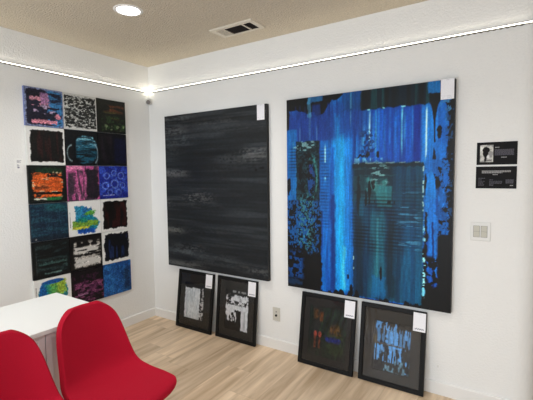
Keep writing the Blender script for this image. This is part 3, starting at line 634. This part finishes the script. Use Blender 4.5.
for k in range(5): bars(bm, .014, .048 - .004 * (k % 3), .042 - k * .0065, .0025, .005, .012, .002, rs)
link('body_lettering', bm, M_txtg, e); bm = bmesh.new()
bars(bm, .073, .092, .050, .0035, .006, .014, .0015, rs)
for k in range(5): bars(bm, .073, .14 - .045 * (k > 2), .042 - k * .0065, .0030, .005, .012, .002, rs)
link('body_lettering', bm, M_txtg, e); bm = bmesh.new()
for k in range(4): bars(bm, .158, .198, .050 - k * .0062, .0040, .005, .012, .0015, rs)
link('body_lettering', bm, M_txtg, e)
bm = bmesh.new(); bars(bm, .180, .197, .016, .005, .007, .008, .001, rs); link('logo_lettering', bm, M_txt, e)

# ------------------------------------------------------------------ switch and outlet
e = empty('light_switch', 'white double rocker light switch plate below the black placards', 'light switch', (2.962, 0, 1.060))
bm = bmesh.new(); box(bm, 0, .112, -.006, 0, 0, .115, .003); link('cover_plate', bm, M_plastic, e)
for k in range(2):
    bm = bmesh.new(); x = .0195 + k * .041; vs = box(bm, x, x + .032, -.0085, -.005, .0235, .0915, .001)
    for v in bm.verts:
        if v.co.z > .06 and v.co.y < -.006: v.co.y += .0018
    link('rocker', bm, M_plastic2, e)
    bm = bmesh.new(); t = .0018
    for a in ((x - t, x, .0217, .0933), (x + .032, x + .032 + t, .0217, .0933)): box(bm, a[0], a[1], -.0064, -.0055, a[2], a[3])
    for z in (.0217, .0915, .057): box(bm, x, x + .032, -.0064 if z != .057 else -.0088, -.0055, z, z + (t if z != .057 else .001))
    link('rocker_gap', bm, mat('grey gap', (.45, .44, .42), .7), e)
e = empty('cable_outlet', 'small white cable outlet plate with a black port low on the wall', 'outlet', (1.484, 0, .245))
bm = bmesh.new(); box(bm, 0, .072, -.006, 0, 0, .116, .003); link('cover_plate', bm, mat('outlet plastic', (.78, .77, .73), .4), e)
bm = bmesh.new(); cyl(bm, (.036, -.005, .048), (.036, -.012, .048), .0095, seg=20); cyl(bm, (.036, -.010, .048), (.036, -.020, .048), .005, seg=12); link('coax_port', bm, M_dark, e)
bm = bmesh.new(); cyl(bm, (.036, -.005, .079), (.036, -.0075, .079), .005, seg=14); link('port_hole', bm, mat('dark grey metal', (.25, .24, .23), .4), e)
e = bmesh.new(); cyl(e, (2.790, 0, .191), (2.790, -.004, .191), .009, .007, seg=18); tag(link('wall_plug', e, M_plastic, smooth=False), 'tiny white round plug on the wall above the right baseboard', 'wall plug')

# ------------------------------------------------------------------ LED strips
def led(label, along):
    L_ = 5.4 if along == 'y' else XE - .05
    e = empty('led_strip', label, 'light strip', (0, 0, ZL), group='led strips along the top of the walls')
    bm = bmesh.new(); a = .004
    if along == 'x': box(bm, .006, L_ - .002, -.004, 0, -.008, .008)
    else: box(bm, 0, .004, -4.9, -.006, -.008, .008)
    link('backing', bm, M_ledbase, e)
    bm = bmesh.new()
    if along == 'x': box(bm, .012, L_ - .006, -.0075, -.004, -.0030, .0040, .001)
    else: box(bm, .004, .0075, -4.88, -.012, -.0030, .0040, .001)
    link('diffuser', bm, M_led, e)
    # one grey comb-shaped strip imitating the shadow ticks under the diodes
    bm = bmesh.new(); n = 94 if along == 'x' else 140; P = .034; a0, a1 = .003, .009
    out = [(.02, -.0042)]
    for k in range(n):
        q = .03 + k * P; out += [(q, -.0042), (q, -.0125), (q + .014, -.0125), (q + .014, -.0042)]
    out += [(q + .03, -.0042)]
    def pt(q, z, a): return bm.verts.new((q, -a, z) if along == 'x' else (a, -q, z))
    lo = [[pt(q, z, a) for q, z in out] for a in (a0, a1)]; hi = [[pt(q, -.0036, a) for q, z in out] for a in (a0, a1)]
    m_ = len(out)
    for i_ in range(m_ - 1):
        for (A, B) in ((lo[0], hi[0]), (lo[1], hi[1]), (lo[0], lo[1]), (hi[0], hi[1])):
            try: bm.faces.new((A[i_], A[i_ + 1], B[i_ + 1], B[i_]))
            except ValueError: pass
    link('diode_shade_comb', bm, M_ledbase, e)
led('thin glowing led light strip running along the back wall above the large canvases', 'x')
led('thin glowing led light strip running along the left wall above the canvas grid', 'y')

# corner camera-like fixture
e = empty('corner_sensor', 'small white round sensor mounted in the corner under the light strips', 'sensor', (.0, .0, 2.235))
bm = bmesh.new(); prism(bm, [(.001, -.001), (.001, -.034), (.034, -.001)], -.004, .030); link('bracket', bm, M_plastic, e)
d = Vector((.80, -.80, -.28)).normalized(); p0 = Vector((.022, -.022, -.002))
bm = bmesh.new(); cyl(bm, p0, p0 + d * .030, .026, .031, seg=28); bmesh.ops.create_uvsphere(bm, u_segments=24, v_segments=12, radius=.026, matrix=Matrix.Translation(p0)); link('housing', bm, M_plastic, e, True)
bm = bmesh.new(); cyl(bm, p0 + d * .0302, p0 + d * .033, .022, .020, seg=28); link('lens', bm, mat('grey lens', (.42, .40, .38), .3), e)
bm = bmesh.new(); cyl(bm, (.004, -.004, .028), (.004, -.004, .09), .003, seg=8); link('cable', bm, M_plastic, e)

# ------------------------------------------------------------------ ceiling fixtures
def downlight(x, y, label, power=5.5):
    e = empty('ceiling_downlight', label, 'ceiling light', (x, y, H), group='round ceiling downlights')
    bm = bmesh.new(); seg = 40; prof = [(.073, -.0005), (.076, -.006), (.088, -.006), (.096, -.0005)]
    rings = [[bm.verts.new((r * math.cos(2 * math.pi * i / seg), r * math.sin(2 * math.pi * i / seg), z)) for i in range(seg)] for r, z in prof]
    for a, b in zip(rings, rings[1:]):
        for i in range(seg): bm.faces.new((a[i], a[(i + 1) % seg], b[(i + 1) % seg], b[i]))
    link('trim_ring', bm, M_base, e, True)
    bm = bmesh.new(); cyl(bm, (0, 0, -.004), (0, 0, -.001), .074, seg=40); link('diffuser', bm, M_lamp, e)
    l = bpy.data.lights.new('downlight_lamp', 'AREA'); l.shape = 'DISK'; l.size = .14; l.energy = power; l.color = (1, .97, .93)
    l.spread = math.radians(135); o = bpy.data.objects.new('downlight_lamp', l); C.objects.link(o); o.parent = e; o.location = (0, 0, -.012)
LABS = ['round glowing ceiling downlight near the corner of the canvas grid', None]
downlight(1.0, -.995, LABS[0], 9)
for i, (x, y) in enumerate([(1.0, -2.6), (2.75, -1.35), (2.75, -2.9), (4.4, -1.35), (4.4, -2.9), (1.0, -4.2), (2.75, -4.3)]):
    downlight(x, y, 'round ceiling downlight behind the viewer, fixture %s' % ['over the white desk', 'facing the blue canvas', 'over the middle of the room', 'beside the opening', 'by the right wall', 'by the front wall', 'near the window'][i])

# ceiling vent
e = empty('ceiling_vent', 'rectangular metal air vent in the ceiling near the back wall', 'air vent', (1.196, -.418, H))
VW, VD = .395, .190
bm = bmesh.new(); 
def ringv(bm, x0, y0, x1, y1, z): return [bm.verts.new(v) for v in ((x0, y0, z), (x1, y0, z), (x1, y1, z), (x0, y1, z))]
rs_ = [ringv(bm, 0, 0, VW, VD, 0), ringv(bm, .004, .004, VW - .004, VD - .004, -.010), ringv(bm, .036, .036, VW - .036, VD - .022, -.010), ringv(bm, .040, .040, VW - .040, VD - .026, 0)]
for a, b in zip(rs_, rs_[1:] + rs_[:1]):
    for i in range(4): bm.faces.new((a[i], a[(i + 1) % 4], b[(i + 1) % 4], b[i]))
link('frame', bm, M_vent, e)
bm = bmesh.new(); box(bm, .038, VW - .038, .038, VD - .024, -.002, -.0003); link('duct_shade_sheet', bm, M_ventd, e)  # flat dark sheet painted as the shade inside the duct
def slat(bm, a, b, w, tilt, along):
    if along == 'y': M_ = Matrix.Translation((a, (b[0] + b[1]) / 2, -.006)) @ Matrix.Rotation(tilt, 4, 'Y'); s = (w, b[1] - b[0], .0008)
    else: M_ = Matrix.Translation(((b[0] + b[1]) / 2, a, -.006)) @ Matrix.Rotation(tilt, 4, 'X'); s = (b[1] - b[0], w, .0008)
    bmesh.ops.create_cube(bm, size=1., matrix=M_ @ Matrix.Diagonal((*s, 1)))
bm = bmesh.new()
for k in range(8): slat(bm, .042 + k * .0085, (.038, VD - .024), .009, math.radians(12), 'y')
link('louver_bank', bm, M_vent, e)
bm = bmesh.new()
for k in range(7): slat(bm, .052 + k * .017, (.114, VW - .040), .008, math.radians(75), 'x')
link('shaded_louvers', bm, M_ventd, e)  # slats coloured dark to show them in shade
for x in (.108, .282):
    bm = bmesh.new(); box(bm, x, x + .012, .036, VD - .022, -.011, -.002); link('divider', bm, M_vent, e)

# ------------------------------------------------------------------ white desk
DX0, DX1, DY1, DY0, DZ = .722, 1.292, -1.414, -3.0, .74
e = empty('white_desk', 'long white desk with panelled side, standing behind the red chairs', 'desk', (DX0, DY0, 0))
LX, LY = DX1 - DX0, DY1 - DY0
bm = bmesh.new(); box(bm, 0, LX, 0, LY, DZ - .022, DZ, .002); link('desk_top', bm, M_desk, e)
bm = bmesh.new(); box(bm, .02, LX - .034, .02, LY - .03, .02, DZ - .0225); link('body', bm, M_deskb, e)
# front made of shaker panels: rails, stiles and recessed field
ys = [LY - .03 - .327 * k for k in range(5)]
for k in range(4):
    y1, y0 = ys[k] - .002, ys[k + 1] + .002
    bm = bmesh.new(); xa, xb = LX - .034, LX - .017; s = .030
    box(bm, xa, xb, y0, y0 + s, .06, DZ - .026); box(bm, xa, xb, y1 - s, y1, .06, DZ - .026)
    box(bm, xa, xb, y0 + s, y1 - s, DZ - .026 - s, DZ - .026); box(bm, xa, xb, y0 + s, y1 - s, .06, .06 + s); box(bm, xa, xb - .009, y0 + s, y1 - s, .06 + s, DZ - .026 - s)
    link('front_panel', bm, M_deskb, e)

# ------------------------------------------------------------------ red shell chairs (local +x is forward)
def shell_bm():
    P = np.array([  # v, forward, height, half width, side lift, side wing
        (0.00, .225, .425, .125, -.004, -.02), (.05, .238, .447, .175, .000, -.03), (.14, .195, .458, .205, .004, 0), (.28, .10, .452, .214, .010, 0), (.42, .00, .443, .215, .018, 0),
        (.54, -.09, .445, .211, .030, .005), (.63, -.150, .470, .205, .036, .030), (.70, -.185, .520, .196, .025, .050), (.78, -.210, .595, .187, .008, .052), (.87, -.235, .690, .175, 0, .042),
        (.94, -.255, .765, .155, 0, .030), (.98, -.267, .808, .118, 0, .022), (1.0, -.272, .824, .070, 0, .015)])
    nv, nu = 44, 22
    vv = np.linspace(0, 1, nv)
    def sm(col):
        a = np.interp(vv, P[:, 0], P[:, col]); 
        for _ in range(2): a[1:-1] = (a[:-2] + 2 * a[1:-1] + a[2:]) / 4
        return a
    f, z, hw, li, wi = [sm(c) for c in (1, 2, 3, 4, 5)]
    bm = bmesh.new(); G = []
    for i in range(nv):
        row = []
        for j in range(nu):
            u = -1 + 2 * j / (nu - 1); uu = math.sin(u * math.pi / 2 * .92) / math.sin(math.pi / 2 * .92)
            a = abs(uu) ** 2.2
            row.append(bm.verts.new((f[i] + wi[i] * a, hw[i] * uu, z[i] + li[i] * a)))
        G.append(row)
    for i in range(nv - 1):
        for j in range(nu - 1): bm.faces.new((G[i][j], G[i][j + 1], G[i + 1][j + 1], G[i + 1][j]))
    return bm
def make_chair(label):
    e = empty('shell_chair', label, 'chair', group='red shell chairs by the desk')
    s = link('seat_shell', shell_bm(), M_fab, e, True)
    so = s.modifiers.new('thick', 'SOLIDIFY'); so.thickness = .030; so.offset = 0
    su = s.modifiers.new('soft', 'SUBSURF'); su.levels = 1; su.render_levels = 2
    for sx in (1, -1):
        for sy in (1, -1):
            bm = bmesh.new(); cyl(bm, (sx * .115, sy * .115, .430), (sx * .205, sy * .205, .0), .0135, .008, seg=16); link('leg', bm, M_leg, e, True)
    bm = bmesh.new()
    for s_ in (1, -1): cyl(bm, (-.125, s_ * .12, .418), (.125, s_ * .12, .418), .008); cyl(bm, (s_ * .12, -.125, .418), (s_ * .12, .125, .418), .008)
    link('under_frame', bm, M_black, e, True)
    return e
CH1 = (1.59, -1.598, 0); R1 = 0.
ch = make_chair('red upholstered shell chair fully in front of the desk corner, seat visible'); ch.location = CH1; ch.rotation_euler = (0, 0, R1)
c2 = ch.copy(); C.objects.link(c2)
for k in list(ch.children):
    kk = k.copy(); C.objects.link(kk); kk.parent = c2
c2['label'] = 'red upholstered shell chair cut off at the lower left, only its rounded backrest in view'
c2.location = (1.62, -2.035, 0); c2.rotation_euler = (0, 0, 0)

# ------------------------------------------------------------------ light
def area(name, loc, target, sx, sy, power, col):
    l = bpy.data.lights.new(name, 'AREA'); l.shape = 'RECTANGLE'; l.size = sx; l.size_y = sy; l.energy = power; l.color = col
    o = bpy.data.objects.new(name, l); C.objects.link(o); o.location = loc; o.rotation_euler = (Vector(target) - Vector(loc)).to_track_quat('-Z', 'Y').to_euler(); return o
area('window_fill', (3.35, YB + .02, 1.22), (3.35, 0, 1.1), 2.7, 1.85, 28, (.80, .90, 1.))  # added area lamp standing in for daylight at the unseen window
area('window_fill', (1.35, YB + .36, 1.22), (.25, 0, .9), 1.25, 1.85, 56, (.80, .90, 1.))  # added fill lamp inside the room, tilted to brighten the corner
area('right_side_fill', (XR - .1, -3.6, 1.3), (0, -1.2, 1.1), 2.2, 1.7, 23, (.82, .91, 1.))  # added cool fill lamp; the right wall behind it is closed
def led_lamp(loc, rot, length, power):
    l = bpy.data.lights.new('led_strip_lamp', 'AREA'); l.shape = 'RECTANGLE'; l.size = length; l.size_y = .008; l.energy = power; l.color = (1, .93, .78)
    o = bpy.data.objects.new('led_strip_lamp', l); C.objects.link(o); o.location = loc; o.rotation_euler = rot
led_lamp((XE / 2, -.014, ZL + .012), (math.radians(222), 0, 0), XE - .1, .9)
led_lamp((.014, -2.4, ZL + .012), (math.radians(222), 0, math.radians(90)), 4.7, 1.5)
l = bpy.data.lights.new('corner_glow', 'POINT'); l.energy = .16; l.color = (1, .93, .74); l.shadow_soft_size = .008
o = bpy.data.objects.new('corner_glow', l); C.objects.link(o); o.location = (.03, -.03, ZL + .004)

w = bpy.data.worlds.new('room_world'); bpy.context.scene.world = w; w.use_nodes = True
w.node_tree.nodes['Background'].inputs['Color'].default_value = (.85, .92, 1, 1); w.node_tree.nodes['Background'].inputs['Strength'].default_value = .8

# ------------------------------------------------------------------ camera
cam = bpy.data.cameras.new('camera'); co = bpy.data.objects.new('camera', cam); C.objects.link(co)
yaw, pitch, roll, fpx = -.57947, -.06894, -.01189, 387.5
F = Vector((math.sin(yaw) * math.cos(pitch), math.cos(yaw) * math.cos(pitch), math.sin(pitch)))
Rt = Vector((math.cos(yaw), -math.sin(yaw), 0)); Up = Rt.cross(F)
R2 = Rt * math.cos(roll) + Up * math.sin(roll); U2 = -Rt * math.sin(roll) + Up * math.cos(roll)
Mx = Matrix((R2, U2, -F)).transposed().to_4x4(); Mx.translation = Vector((3.2158, -2.7271, 1.4944))
co.matrix_world = Mx
cam.sensor_width = 36; cam.sensor_fit = 'HORIZONTAL'; cam.lens = fpx * 36 / 533; cam.clip_start = .01
bpy.context.scene.camera = co
vs = bpy.context.scene.view_settings; vs.view_transform = 'Standard'; vs.look = 'None'; vs.exposure = 0; vs.gamma = 1
